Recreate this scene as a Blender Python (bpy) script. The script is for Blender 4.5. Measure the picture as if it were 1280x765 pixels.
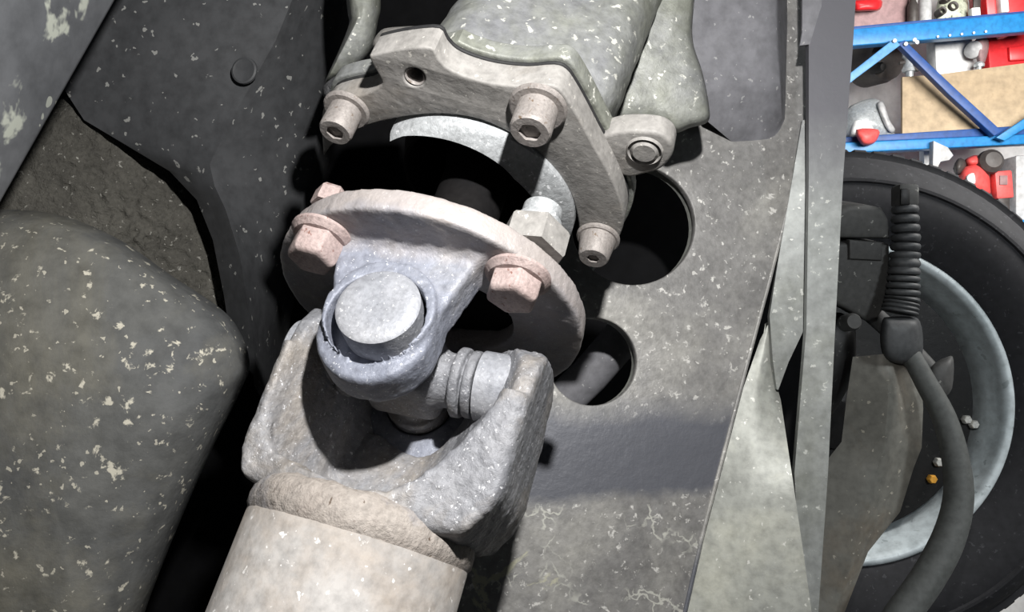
import bpy, bmesh, math, random
import numpy as np
from mathutils import Vector, Matrix, noise

for o in list(bpy.data.objects):
    bpy.data.objects.remove(o)
random.seed(4)
scene = bpy.context.scene
C = scene.collection
PI = math.pi

# ------------------------------------------------------------------ camera, world, lights
FPX = 1000.0                       # focal length in pixels of the 1280x765 frame
cam = bpy.data.cameras.new('camera')
cam.sensor_fit = 'HORIZONTAL'; cam.sensor_width = 36.0
cam.lens = 36.0 * FPX / 1280.0
cam.clip_start = 0.01; cam.clip_end = 50
camo = bpy.data.objects.new('camera', cam); C.objects.link(camo)
camo.location = (0, 0, 0); camo.rotation_euler = (PI / 2, 0, 0)
scene.camera = camo

world = bpy.data.worlds.new('world'); scene.world = world
world.use_nodes = True
world.node_tree.nodes['Background'].inputs[0].default_value = (0.80, 0.9, 1.0, 1)
world.node_tree.nodes['Background'].inputs[1].default_value = 0.02

def light(name, kind, loc, energy, color=(1, 1, 1), size=0.01, target=None, **kw):
    l = bpy.data.lights.new(name, kind); l.energy = energy; l.color = color
    if kind == 'AREA':
        l.shape = 'RECTANGLE'; l.size = size; l.size_y = kw.get('size_y', size)
        l.spread = kw.get('spread', PI)
    else:
        l.shadow_soft_size = size
    if kind == 'SPOT':
        l.spot_size = kw.get('spot', 1.0); l.spot_blend = 0.4
    o = bpy.data.objects.new(name, l); C.objects.link(o); o.location = loc
    if target is not None:
        o.rotation_euler = (Vector(target) - Vector(loc)).to_track_quat('-Z', 'Y').to_euler()
    return o

light('inspection_lamp', 'POINT', (0.040, 0.045, 0.145), 8.2, (1.0, 0.985, 0.96), 0.006)
light('rack_fill_light', 'AREA', (1.8, 0.8, 0.95), 150, (1.0, 0.98, 0.95), 1.6,
      target=(1.75, 3.6, 0.75), size_y=0.8)  # unseen area light added to brighten the rack and wall
light('wheel_fill_spot', 'SPOT', (1.1, -0.8, 0.6), 66, (0.92, 0.97, 1.0), 0.15,
      target=(0.50, 1.1, -0.12), spot=0.62)  # unseen spot added to brighten the wheel

vs = scene.view_settings
vs.view_transform = 'Standard'; vs.look = 'None'; vs.exposure = 0.0; vs.gamma = 1.0
vs.use_curve_mapping = False

# ------------------------------------------------------------------ projection helpers
def P(px, py, d):
    return Vector(((px - 640.0) / FPX * d, d, -(py - 382.5) / FPX * d))

def ray(px, py):
    return Vector(((px - 640.0) / FPX, 1.0, -(py - 382.5) / FPX))

# driveline frame: origin at the centre of the flange face, A runs along the shaft
A = Vector((0.245, 0.522, 0.816)).normalized()
E1 = Vector((0.958, 0, -0.288)); E1 = (E1 - A * E1.dot(A)).normalized()
E2 = -(A.cross(E1))
FC = P(536, 390, 0.30)
DL = Matrix((E1, E2, A)).transposed().to_4x4(); DL.translation = FC     # local (u,v,w) -> world
DLI = DL.inverted()

def LW(px, py, w):
    """pixel -> (u, v, w) on the plane w of the driveline frame"""
    r = ray(px, py)
    t = (FC + A * w).dot(A) / r.dot(A)
    return DLI @ (r * t)

class Plane:
    def __init__(s, a, b, c):
        a, b, c = P(*a), P(*b), P(*c)
        n = (b - a).cross(c - a).normalized()
        if n.y > 0: n = -n
        s.o = a; s.n = n
        s.x = (Vector((1, 0, 0)) - n * n.x).normalized(); s.y = n.cross(s.x)
    def at(s, px, py):
        r = ray(px, py); t = s.o.dot(s.n) / r.dot(s.n)
        return r * t
    def uv(s, px, py):
        q = s.at(px, py) - s.o
        return (q.dot(s.x), q.dot(s.y))
    def mat(s):
        m = Matrix((s.x, s.y, s.n)).transposed().to_4x4(); m.translation = s.o
        return m

# ------------------------------------------------------------------ materials
def mat(name, c1, c2, scale=40, speck=None, amt=0.66, sscale=None, rough=0.55, metal=0.0, bump=0.25,
        bscale=None, blotch=None, bl_amt=0.6, rvar=0.15, spec=0.4, extra=None, bdist=0.0006, dots=1.9):
    m = bpy.data.materials.new(name); m.use_nodes = True
    nt = m.node_tree; N = nt.nodes; L = nt.links
    b = N['Principled BSDF']
    b.inputs['Metallic'].default_value = metal
    b.inputs['Specular IOR Level'].default_value = spec
    tc = N.new('ShaderNodeTexCoord')
    def nz(sc, det=6, rgh=0.6, dist=0.0):
        n = N.new('ShaderNodeTexNoise'); n.inputs['Scale'].default_value = sc
        n.inputs['Detail'].default_value = det; n.inputs['Roughness'].default_value = rgh
        n.inputs['Distortion'].default_value = dist
        L.new(tc.outputs['Object'], n.inputs['Vector']); return n.outputs['Fac']
    def ramp(v, a, bb):
        r = N.new('ShaderNodeMapRange'); r.inputs['From Min'].default_value = a
        r.inputs['From Max'].default_value = bb; L.new(v, r.inputs['Value']); return r.outputs[0]
    def mix(f, ca, cb):
        x = N.new('ShaderNodeMix'); x.data_type = 'RGBA'
        if isinstance(f, float): x.inputs[0].default_value = f
        else: L.new(f, x.inputs[0])
        for i, cc in ((6, ca), (7, cb)):
            if isinstance(cc, (tuple, list)): x.inputs[i].default_value = (*cc, 1)
            else: L.new(cc, x.inputs[i])
        return x.outputs[2]
    n1 = nz(scale, 7, 0.65, 0.4)
    n0 = nz(scale * .28, 5, 0.6, 0.3)
    nb = N.new('ShaderNodeMath'); nb.operation = 'MULTIPLY_ADD'; L.new(n0, nb.inputs[0]); nb.inputs[1].default_value = 1.1
    nb2 = N.new('ShaderNodeMath'); nb2.operation = 'MULTIPLY'; L.new(n1, nb2.inputs[0]); nb2.inputs[1].default_value = .7
    L.new(nb2.outputs[0], nb.inputs[2])
    col = mix(ramp(nb.outputs[0], 0.66, 1.14), c1, c2)
    if blotch:
        col = mix(ramp(nz(scale * 0.45, 9, 0.68, 0.5), bl_amt - .08, bl_amt + 0.16), col, blotch)
    nf = nz(scale * 9, 4, 0.6)
    # fine grain
    g = N.new('ShaderNodeMix'); g.data_type = 'RGBA'; g.blend_type = 'MULTIPLY'; g.inputs[0].default_value = 0.55
    L.new(col, g.inputs[6])
    gr = ramp(nf, 0.05, 0.62)
    cmb = N.new('ShaderNodeCombineColor')
    for i in range(3): L.new(gr, cmb.inputs[i])
    L.new(cmb.outputs[0], g.inputs[7]); col = g.outputs[2]
    if speck:
        ns = nz((sscale or scale * 5) * 1.5, 4, 0.62, 0.3)
        col = mix(ramp(ns, amt - .03, amt + 0.03), col, speck)
        vo = N.new('ShaderNodeTexVoronoi'); vo.inputs['Scale'].default_value = (sscale or scale * 5) * dots
        dn = N.new('ShaderNodeTexNoise'); dn.inputs['Scale'].default_value = (sscale or scale * 5) * 2.5
        L.new(tc.outputs['Object'], dn.inputs['Vector'])
        dm = N.new('ShaderNodeVectorMath'); dm.operation = 'MULTIPLY_ADD'; L.new(dn.outputs['Color'], dm.inputs[0])
        dm.inputs[1].default_value = (.9 / (sscale or scale * 5),) * 3; L.new(tc.outputs['Object'], dm.inputs[2])
        L.new(dm.outputs[0], vo.inputs['Vector'])
        sp_ = N.new('ShaderNodeSeparateColor'); L.new(vo.outputs['Color'], sp_.inputs[0])
        mu = N.new('ShaderNodeMath'); mu.operation = 'MULTIPLY'
        # dot radius varies from cell to cell; most cells carry none
        rd_ = N.new('ShaderNodeMapRange'); rd_.inputs['From Min'].default_value = .55; rd_.inputs['From Max'].default_value = 1.0
        rd_.inputs['To Min'].default_value = 0.0; rd_.inputs['To Max'].default_value = .26
        L.new(sp_.outputs[0], rd_.inputs['Value'])
        lt = N.new('ShaderNodeMath'); lt.operation = 'LESS_THAN'; L.new(vo.outputs['Distance'], lt.inputs[0]); L.new(rd_.outputs[0], lt.inputs[1])
        L.new(lt.outputs[0], mu.inputs[0]); mu.inputs[1].default_value = .75
        col = mix(mu.outputs[0], col, speck)
    if extra:
        col = extra(N, L, tc, nz, ramp, mix, col)
    L.new(col, b.inputs['Base Color'])
    rr = N.new('ShaderNodeMapRange'); rr.inputs['To Min'].default_value = max(0.05, rough - rvar)
    rr.inputs['To Max'].default_value = min(1, rough + rvar); L.new(n1, rr.inputs['Value'])
    L.new(rr.outputs[0], b.inputs['Roughness'])
    if bump:
        bp = N.new('ShaderNodeBump'); bp.inputs['Strength'].default_value = bump
        bp.inputs['Distance'].default_value = bdist
        ad = N.new('ShaderNodeMath'); ad.operation = 'ADD'
        L.new(nz(bscale or scale * 6, 6, 0.65), ad.inputs[0]); L.new(n1, ad.inputs[1])
        L.new(ad.outputs[0], bp.inputs['Height']); L.new(bp.outputs[0], b.inputs['Normal'])
    return m

M = {}
M['tube'] = mat('worn_tube_steel', (.31, .29, .275), (.48, .465, .45), 30, (.70, .68, .66), .68, 140, .6, 0, .4,
                blotch=(.36, .30, .245), bl_amt=.53)
M['weld'] = mat('weld_bead_steel', (.31, .27, .24), (.46, .42, .385), 60, (.10, .07, .05), .66, 130, .65, 0, .8,
                blotch=(.22, .25, .33), bl_amt=.60, bdist=.0014)
M['yoke'] = mat('greasy_cast_yoke', (.20, .205, .225), (.32, .32, .335), 45, (.66, .66, .68), .67, 420, .5, .1, .9,
                blotch=(.32, .28, .235), bl_amt=.57, bdist=.0010)
M['ear'] = mat('blue_grey_cast_steel', (.31, .33, .40), (.45, .47, .53), 40, (.75, .76, .78), .70, 420, .5, .1, .7,
               blotch=(.45, .43, .41), bl_amt=.60, bdist=.0009)
def flange_extra(N, L, tc, nz, ramp, mix, col):
    sx = N.new('ShaderNodeSeparateXYZ'); L.new(tc.outputs['Object'], sx.inputs[0])
    ad = N.new('ShaderNodeMath'); ad.operation = 'MULTIPLY_ADD'; ad.inputs[1].default_value = .016
    L.new(nz(60, 5, .6), ad.inputs[0]); L.new(sx.outputs[2], ad.inputs[2])
    fm = N.new('ShaderNodeMath'); fm.operation = 'MULTIPLY'; fm.inputs[1].default_value = .75
    L.new(ramp(ad.outputs[0], .0225, .0310), fm.inputs[0])
    return mix(fm.outputs[0], col, (.38, .335, .31))
M['ear'] = mat('blue_grey_cast_steel', (.20, .215, .265), (.30, .315, .37), 40, (.70, .71, .74), .68, 420, .5, .1, .7,
               blotch=(.31, .30, .29), bl_amt=.60, bdist=.0009, extra=flange_extra)
M['cap'] = mat('dusty_bearing_cap', (.27, .28, .31), (.40, .405, .43), 60, (.75, .75, .76), .68, 400, .5, .1, .5)
M['bolt'] = mat('pink_rusty_bolt', (.36, .275, .26), (.50, .41, .39), 90, (.20, .10, .08), .67, 240, .6, .1, .6,
                bdist=.0008)
M['screw'] = mat('grey_brown_screw', (.27, .245, .23), (.38, .35, .335), 90, (.15, .11, .08), .66, 260, .55, .2, .5)
M['socket'] = mat('rusty_socket_floor', (.24, .20, .19), (.38, .31, .29), 120, None, rough=.7)
M['bracket'] = mat('dusty_bracket_casting', (.255, .245, .232), (.365, .35, .337), 35, (.52, .50, .46), .69, 200, .6, 0, .6,
                   blotch=(.20, .17, .135), bl_amt=.60)
M['bracket_rim'] = M['bracket']
M['gasket'] = mat('black_gasket', (.012, .012, .014), (.03, .03, .03), 60, None, rough=.7)
M['housing'] = mat('olive_grey_housing', (.18, .187, .162), (.295, .305, .262), 28, (.66, .66, .60), .65, 110, .5, .1, .6,
                   blotch=(.255, .26, .275), bl_amt=.52, bdist=.0010)
M['ring'] = mat('bright_cast_ring', (.38, .395, .405), (.56, .58, .60), 60, (.80, .81, .83), .66, 260, .45, .2, .8)
M['black'] = mat('recess_shade_black', (.006, .006, .007), (.012, .011, .011), 40, None, rough=.8, bump=0.1, spec=.1)  # black stands in for shade in recesses and behind the flange
M['rubber'] = mat('cracked_rubber_bush', (.05, .05, .055), (.11, .11, .115), 120, (.35, .35, .34), .69, 260, .6, 0, 1.0,
                  bdist=.0015)

def web_extra(N, L, tc, nz, ramp, mix, col):
    sx = N.new('ShaderNodeSeparateXYZ'); L.new(tc.outputs['Object'], sx.inputs[0])
    def add(a, b, k=1.0):
        m_ = N.new('ShaderNodeMath'); m_.operation = 'MULTIPLY_ADD'
        L.new(a, m_.inputs[0]); m_.inputs[1].default_value = k
        if isinstance(b, float): m_.inputs[2].default_value = b
        else: L.new(b, m_.inputs[2])
        return m_.outputs[0]
    zz = add(nz(30, 5, .6, .4), sx.outputs[2], 0.018)
    # blue-black undercoat band, with pale flaking paint below it
    band = N.new('ShaderNodeMath'); band.operation = 'MULTIPLY'
    L.new(ramp(zz, -.045, -.062), band.inputs[0]); L.new(ramp(zz, -.098, -.092), band.inputs[1])
    col = mix(band.outputs[0], col, (.125, .13, .15))
    low = ramp(zz, -.094, -.100)
    vor = N.new('ShaderNodeTexVoronoi'); vor.feature = 'DISTANCE_TO_EDGE'; vor.inputs['Scale'].default_value = 75
    wn = N.new('ShaderNodeTexNoise'); wn.inputs['Scale'].default_value = 90; wn.inputs['Detail'].default_value = 4
    L.new(tc.outputs['Object'], wn.inputs['Vector'])
    vm = N.new('ShaderNodeVectorMath'); vm.operation = 'MULTIPLY_ADD'
    L.new(wn.outputs['Color'], vm.inputs[0]); vm.inputs[1].default_value = (.02, .02, .02)
    L.new(tc.outputs['Object'], vm.inputs[2]); L.new(vm.outputs[0], vor.inputs['Vector'])
    cr = N.new('ShaderNodeMath'); cr.operation = 'MULTIPLY'
    L.new(ramp(vor.outputs['Distance'], .05, .02), cr.inputs[0]); L.new(low, cr.inputs[1])
    c2_ = N.new('ShaderNodeMath'); c2_.operation = 'MULTIPLY'
    L.new(cr.outputs[0], c2_.inputs[0]); L.new(ramp(nz(38, 3, .5), .54, .60), c2_.inputs[1])
    col = mix(c2_.outputs[0], col, (.55, .55, .50))
    fl = N.new('ShaderNodeMath'); fl.operation = 'MULTIPLY'
    L.new(ramp(nz(24, 6, .65, 1.2), .63, .66), fl.inputs[0]); L.new(low, fl.inputs[1])
    col = mix(fl.outputs[0], col, (.50, .49, .38))
    return col
M['web'] = mat('grimy_crossmember_steel', (.22, .216, .212), (.34, .334, .326), 26, (.66, .65, .62), .645, 150, .5, .1, .6,
               blotch=(.44, .43, .40), bl_amt=.53, extra=web_extra, bdist=.0009)
M['webtop'] = mat('grey_undercoat', (.17, .17, .185), (.235, .235, .255), 16, (.42, .42, .42), .72, 130, .6, 0, .25)
M['pale'] = mat('pale_galvanised_arm', (.30, .31, .29), (.44, .45, .41), 22, (.66, .66, .62), .70, 120, .5, .2, .25,
                blotch=(.50, .50, .42), bl_amt=.58)
M['bar'] = mat('grey_painted_flat_bar', (.28, .295, .29), (.38, .395, .385), 20, (.55, .56, .53), .69, 120, .5, .2, .25,
               blotch=(.22, .23, .20), bl_amt=.60)
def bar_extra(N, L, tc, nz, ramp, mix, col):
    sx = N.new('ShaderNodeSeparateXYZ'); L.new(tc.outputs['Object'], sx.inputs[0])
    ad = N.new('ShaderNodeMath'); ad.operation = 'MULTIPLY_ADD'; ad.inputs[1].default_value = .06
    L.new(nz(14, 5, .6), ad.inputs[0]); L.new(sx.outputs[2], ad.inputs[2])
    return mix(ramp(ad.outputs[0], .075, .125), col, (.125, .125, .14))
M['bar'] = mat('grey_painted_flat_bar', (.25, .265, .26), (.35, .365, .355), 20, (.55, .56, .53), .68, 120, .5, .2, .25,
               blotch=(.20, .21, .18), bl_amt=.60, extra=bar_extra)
M['panel'] = mat('dark_undersealed_panel', (.055, .057, .061), (.088, .09, .095), 14, (.40, .40, .38), .72, 90, .5, 0, .25,
                 bscale=60)
M['panel_spot'] = mat('spotted_grey_panel', (.115, .12, .13), (.175, .18, .19), 10, (.46, .48, .42), .635, 30, .5, .1, .25,
                      bscale=50)
M['foam'] = mat('rough_insulation_foam', (.075, .071, .062), (.17, .162, .14), 45, (.42, .41, .37), .69, 150, .75, 0, 1.0,
                bscale=170, bdist=.004)
M['tank'] = mat('mud_speckled_tank', (.095, .099, .105), (.175, .175, .163), 12, (.58, .55, .46), .645, 120, .75, 0, .7,
                blotch=(.23, .215, .165), bl_amt=.55, bscale=60, bdist=.0012, spec=.25)
M['pan'] = mat('shade_black_pan', (.006, .006, .007), (.012, .012, .013), 10, None, rough=.8, spec=.1)  # near-black colour stands in for shade between the parts
M['tyre'] = mat('black_tyre_rubber', (.015, .015, .0175), (.026, .026, .029), 9, (.05, .05, .055), .66, 60, .75, 0, .3, spec=.25)
M['rim'] = mat('pale_blue_grey_rim', (.50, .57, .59), (.64, .70, .72), 8, (.30, .34, .35), .68, 30, .45, .1, .1)
M['hub'] = mat('dark_hub_metal', (.004, .004, .0045), (.010, .0095, .009), 20, (.05, .05, .045), .74, 90, .5, .3, .4)
M['caliper'] = mat('dusty_black_caliper', (.045, .045, .045), (.075, .075, .072), 14, (.25, .25, .23), .76, 60, .65, 0, .3)
M['boot'] = mat('black_rubber_boot', (.040, .042, .045), (.075, .078, .08), 20, None, rough=.55, bump=.2)
M['hose'] = mat('grey_black_hose', (.085, .09, .085), (.12, .125, .12), 14, None, rough=.65, bump=.15)
M['shield'] = mat('brown_grey_splash_shield', (.16, .158, .14), (.235, .228, .20), 10, (.45, .42, .35), .74, 60, .55, .1, .3,
                  blotch=(.20, .15, .10), bl_amt=.60)
M['chrome'] = mat('pale_zinc_glint', (.75, .73, .66), (.88, .88, .85), 60, None, rough=.35, metal=.2)  # light base colour carries the glint of the bolts
M['blue'] = mat('blue_rack_paint', (.010, .16, .40), (.015, .20, .48), 5, None, rough=.4, bump=.05)
M['navy'] = mat('navy_brace_and_shade', (.012, .05, .19), (.02, .07, .24), 5, None, rough=.45, bump=.05)
M['skyblue'] = mat('light_blue_brace_paint', (.08, .24, .48), (.11, .29, .55), 5, None, rough=.45, bump=.05)
M['wood'] = mat('tan_fibreboard', (.34, .255, .16), (.41, .32, .21), 3, (.32, .24, .15), .68, 20, .7, 0, .1)
M['red'] = mat('glossy_red_paint', (.55, .015, .02), (.68, .025, .03), 6, None, rough=.35, bump=.05)
M['redm'] = mat('matte_red_plastic', (.62, .07, .07), (.72, .10, .09), 6, None, rough=.5, bump=.05)
M['white'] = mat('white_wall_paint', (.86, .85, .83), (.90, .89, .87), 1.2, None, rough=.8, bump=.05)
M['card'] = mat('white_carton', (.78, .78, .77), (.84, .84, .83), 3, None, rough=.7, bump=.05)
M['alu'] = mat('cast_aluminium', (.42, .45, .46), (.62, .65, .66), 14, (.25, .26, .26), .68, 40, .35, .5, .3, bdist=.004)
M['dark'] = mat('dark_brown_plastic', (.035, .030, .028), (.07, .06, .055), 8, None, rough=.5, bump=.1)
M['grey'] = mat('grey_sheet_metal', (.36, .36, .36), (.46, .46, .46), 6, None, rough=.5, bump=.05)
M['maroon'] = mat('faded_maroon_crate', (.22, .13, .13), (.30, .19, .19), 5, None, rough=.6, bump=.05)
M['greenish'] = mat('greenish_grey_casting', (.30, .33, .22), (.60, .62, .50), 12, (.08, .09, .07), .62, 26, .5, .2, .4)
M['cfloor'] = mat('grey_concrete', (.25, .25, .25), (.34, .34, .33), 2, None, rough=.8)
M['orange'] = mat('amber_glint', (.75, .35, .05), (.85, .45, .08), 40, None, rough=.3)

# ------------------------------------------------------------------ object helpers
def thing(name, label, cat, loc=(0, 0, 0), group=None, matrix=None):
    o = bpy.data.objects.new(name, None); C.objects.link(o)
    o.empty_display_size = 0.02
    if matrix is not None: o.matrix_world = matrix
    else: o.location = loc
    o['label'] = label; o['category'] = cat
    if group: o['group'] = group
    return o

def tag(o, label, cat, group=None, kind=None):
    if label: o['label'] = label
    if cat: o['category'] = cat
    if group: o['group'] = group
    if kind: o['kind'] = kind
    return o

def mk(name, me, material, parent=None, angle=35, center=True):
    """link mesh; coordinates are the parent's local space (or world); origin moved to the centre"""
    if material: 
        me.materials.clear(); me.materials.append(M[material])
    for p in me.polygons: p.use_smooth = True
    me.set_sharp_from_angle(angle=math.radians(angle))
    o = bpy.data.objects.new(name, me)
    if center and len(me.vertices):
        co = np.empty(len(me.vertices) * 3); me.vertices.foreach_get('co', co); co = co.reshape(-1, 3)
        c = (co.min(0) + co.max(0)) / 2
        me.vertices.foreach_set('co', (co - c).ravel()); me.update()
        o.location = c
    C.objects.link(o)
    if parent is not None:
        o.parent = parent
        if parent.type == 'EMPTY' and 'wparts' in PW.get(parent.name, ''):
            o.location = o.location - parent.location
    return o
PW = {}
def wthing(name, label, cat, loc, group=None):
    """a thing whose parts are given in world coordinates"""
    o = thing(name, label, cat, loc, group); PW[o.name] = 'wparts'
    return o
def sub(name, me, material, part, root_loc=Vector((0, 0, 0)), angle=35):
    """sub-part: coordinates in the root's space (minus root_loc), parented to a part mesh"""
    o = mk(name, me, material, None, angle)
    o.location = o.location - root_loc - part.location
    o.parent = part
    return o

def from_data(v, f):
    me = bpy.data.meshes.new('m'); me.from_pydata([tuple(x) for x in v], [], [tuple(x) for x in f])
    bm = bmesh.new(); bm.from_mesh(me); bmesh.ops.recalc_face_normals(bm, faces=bm.faces); bm.to_mesh(me); bm.free()
    return me

def xform(me, m):
    me.transform(m); me.update(); return me

def join(*mes):
    bm = bmesh.new()
    for m_ in mes: bm.from_mesh(m_)
    me = bpy.data.meshes.new('m'); bm.to_mesh(me); bm.free(); return me

def catmull(pts, n=5, closed=True):
    out = []; k = len(pts)
    rng = range(k) if closed else range(k - 1)
    for i in rng:
        if closed: p = [pts[(i + j - 1) % k] for j in range(4)]
        else: p = [pts[max(0, min(k - 1, i + j - 1))] for j in range(4)]
        for s in range(n):
            t = s / n
            out.append(tuple(0.5 * (2 * p[1][a] + (p[2][a] - p[0][a]) * t + (2 * p[0][a] - 5 * p[1][a] + 4 * p[2][a] - p[3][a]) * t * t
                       + (3 * p[1][a] - p[0][a] - 3 * p[2][a] + p[3][a]) * t ** 3) for a in range(len(p[1]))))
    if not closed: out.append(tuple(pts[-1]))
    return out

def curve_plate(outline, holes, thick, bevel, res=2):
    """solid plate in its own xy plane, front face at z=0, extending to -thick"""
    cu = bpy.data.curves.new('c', 'CURVE'); cu.dimensions = '2D'; cu.fill_mode = 'BOTH'
    for pl in [outline] + list(holes):
        sp = cu.splines.new('POLY'); sp.points.add(len(pl) - 1)
        for i, q in enumerate(pl): sp.points[i].co = (q[0], q[1], 0, 1)
        sp.use_cyclic_u = True
    cu.extrude = max(1e-5, thick / 2 - bevel); cu.bevel_depth = bevel; cu.bevel_resolution = res; cu.offset = -bevel
    ob = bpy.data.objects.new('c', cu)
    me = bpy.data.meshes.new_from_object(ob)
    bpy.data.objects.remove(ob); bpy.data.curves.remove(cu)
    bm = bmesh.new(); bm.from_mesh(me); bmesh.ops.remove_doubles(bm, verts=bm.verts, dist=1e-6)
    bmesh.ops.recalc_face_normals(bm, faces=bm.faces); bm.to_mesh(me); bm.free()
    me.transform(Matrix.Translation((0, 0, -thick / 2)))
    return me

def ell(px, py, rx, ry, rot=0, n=40):
    r = math.radians(rot)
    return [(px + rx * math.cos(t) * math.cos(r) - ry * math.sin(t) * math.sin(r),
             py + rx * math.cos(t) * math.sin(r) + ry * math.sin(t) * math.cos(r)) for t in [2 * PI * i / n for i in range(n)]]

def world_plate(pts, plane, thick, bevel=0.001, holes=(), smooth=0):
    if smooth: pts = catmull(pts, smooth)
    o = [plane.uv(*p) for p in pts]; h = [[plane.uv(*p) for p in hh] for hh in holes]
    return xform(curve_plate(o, h, thick, bevel), plane.mat())

def dl_plate(pts, w, thick, bevel=0.0008, holes=(), smooth=0):
    """plate square to the shaft; visible face at w, body towards +w"""
    if smooth: pts = catmull(pts, smooth)
    f = lambda p: (lambda q: (q.x, -q.y))(LW(p[0], p[1], w))
    me = curve_plate([f(p) for p in pts], [[f(p) for p in h] for h in holes], thick, bevel)
    return xform(me, Matrix(((1, 0, 0, 0), (0, -1, 0, 0), (0, 0, -1, w), (0, 0, 0, 1))))

def lathe(profile, seg=40, m=None, close=True, jag=0):
    """profile of (r, z); axis z"""
    v = []; f = []; n = len(profile)
    for i in range(seg):
        a = 2 * PI * i / seg; c, s = math.cos(a), math.sin(a)
        for r, z in profile: v.append((r * c, r * s, z))
    for i in range(seg):
        j = (i + 1) % seg
        for k in range(n - 1): f.append((i * n + k, j * n + k, j * n + k + 1, i * n + k + 1))
    if close:
        f.append([i * n for i in range(seg)][::-1]); f.append([i * n + n - 1 for i in range(seg)])
    me = from_data(v, f)
    bm = bmesh.new(); bm.from_mesh(me); bmesh.ops.remove_doubles(bm, verts=bm.verts, dist=1e-7)
    bmesh.ops.recalc_face_normals(bm, faces=bm.faces); bm.to_mesh(me); bm.free()
    return xform(me, m) if m is not None else me

def axis_matrix(loc, zdir):
    q = Vector(zdir).to_track_quat('Z', 'Y')
    m = q.to_matrix().to_4x4(); m.translation = loc; return m

def pipe(path, radii, seg=14):
    v = []; f = []; n = len(path); path = [Vector(p) for p in path]
    if not isinstance(radii, (list, tuple)): radii = [radii] * n
    up = Vector((0, 0.3, 1)).normalized()
    prev = None
    for i, p in enumerate(path):
        t = (path[min(n - 1, i + 1)] - path[max(0, i - 1)]).normalized()
        if prev is None:
            x = t.orthogonal().normalized()
        else:
            x = (prev - t * prev.dot(t)).normalized()
        prev = x; y = t.cross(x)
        for k in range(seg):
            a = 2 * PI * k / seg
            v.append(p + (x * math.cos(a) + y * math.sin(a)) * radii[i])
    for i in range(n - 1):
        for k in range(seg):
            f.append((i * seg + k, i * seg + (k + 1) % seg, (i + 1) * seg + (k + 1) % seg, (i + 1) * seg + k))
    f.append(list(range(seg))[::-1]); f.append([(n - 1) * seg + k for k in range(seg)])
    return from_data(v, f)

def box(cx, cy, cz, sx, sy, sz, bevel=0.0, rot=None, seg=2):
    bm = bmesh.new(); bmesh.ops.create_cube(bm, size=1)
    bmesh.ops.scale(bm, vec=(sx, sy, sz), verts=bm.verts)
    if bevel: bmesh.ops.bevel(bm, geom=bm.edges[:], offset=bevel, segments=seg, profile=0.5, affect='EDGES')
    me = bpy.data.meshes.new('m'); bm.to_mesh(me); bm.free()
    m = Matrix.Translation((cx, cy, cz))
    if rot: m = m @ rot
    return xform(me, m)

def sheet(verts, faces, thick, bevel=0.0, subd=0):
    """folded sheet through (px,py,depth) points, thickened away from the camera"""
    v = [P(*q) for q in verts]
    me = from_data(v, faces)
    bm = bmesh.new(); bm.from_mesh(me)
    bmesh.ops.recalc_face_normals(bm, faces=bm.faces)
    if sum(fc.normal.dot(fc.calc_center_median()) * fc.calc_area() for fc in bm.faces) > 0:
        bmesh.ops.reverse_faces(bm, faces=bm.faces)
    if subd:
        bmesh.ops.subdivide_edges(bm, edges=bm.edges[:], cuts=subd, use_grid_fill=True, smooth=0.0)
    bmesh.ops.solidify(bm, geom=bm.faces[:], thickness=thick)
    bmesh.ops.recalc_face_normals(bm, faces=bm.faces)
    me2 = bpy.data.meshes.new('m'); bm.to_mesh(me2); bm.free()
    return me2

def relief(outline, center, d_edge, d_mid, back=0.05, rings=12, power=2.0, smooth=4, rough=0.0, rscale=40.0, tilt=(0, 0)):
    """rounded solid: outline and centre in pixels, bulging from depth d_edge to d_mid, closed behind.
    tilt adds depth per 100 px in x and y"""
    ol = catmull(outline, smooth) if smooth else outline
    n = len(ol); v = []; f = []
    def dep(px, py, d): return d + tilt[0] * (px - center[0]) / 100 + tilt[1] * (py - center[1]) / 100
    for p in ol:
        bx = center[0] + (p[0] - center[0]) * .93; by = center[1] + (p[1] - center[1]) * .93
        q = P(bx, by, dep(p[0], p[1], d_edge)); v.append(q * ((q.y + back) / q.y))
    for k in range(rings):
        t = k / rings                       # 0 at the edge, 1 at the centre
        sh = (1 - t) ** 1.3
        h = (1 - (1 - t) ** power) ** (1 / power)
        for p in ol:
            x = center[0] + (p[0] - center[0]) * sh; y = center[1] + (p[1] - center[1]) * sh
            d = dep(x, y, d_edge + (d_mid - d_edge) * h)
            q = P(x, y, d)
            if rough and k: q += Vector((0, -1, 0)) * rough * noise.noise(q * rscale)
            v.append(q)
    v.append(P(center[0], center[1], d_mid)); v.append(P(center[0], center[1], d_edge) + Vector((0, back, 0)))
    R_ = rings + 1
    for k in range(R_ - 1):
        for i in range(n):
            j = (i + 1) % n; f.append((k * n + i, k * n + j, (k + 1) * n + j, (k + 1) * n + i))
    for i in range(n):
        j = (i + 1) % n
        f.append(((R_ - 1) * n + i, (R_ - 1) * n + j, R_ * n)); f.append((j, i, R_ * n + 1))
    return from_data(v, f)

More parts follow.
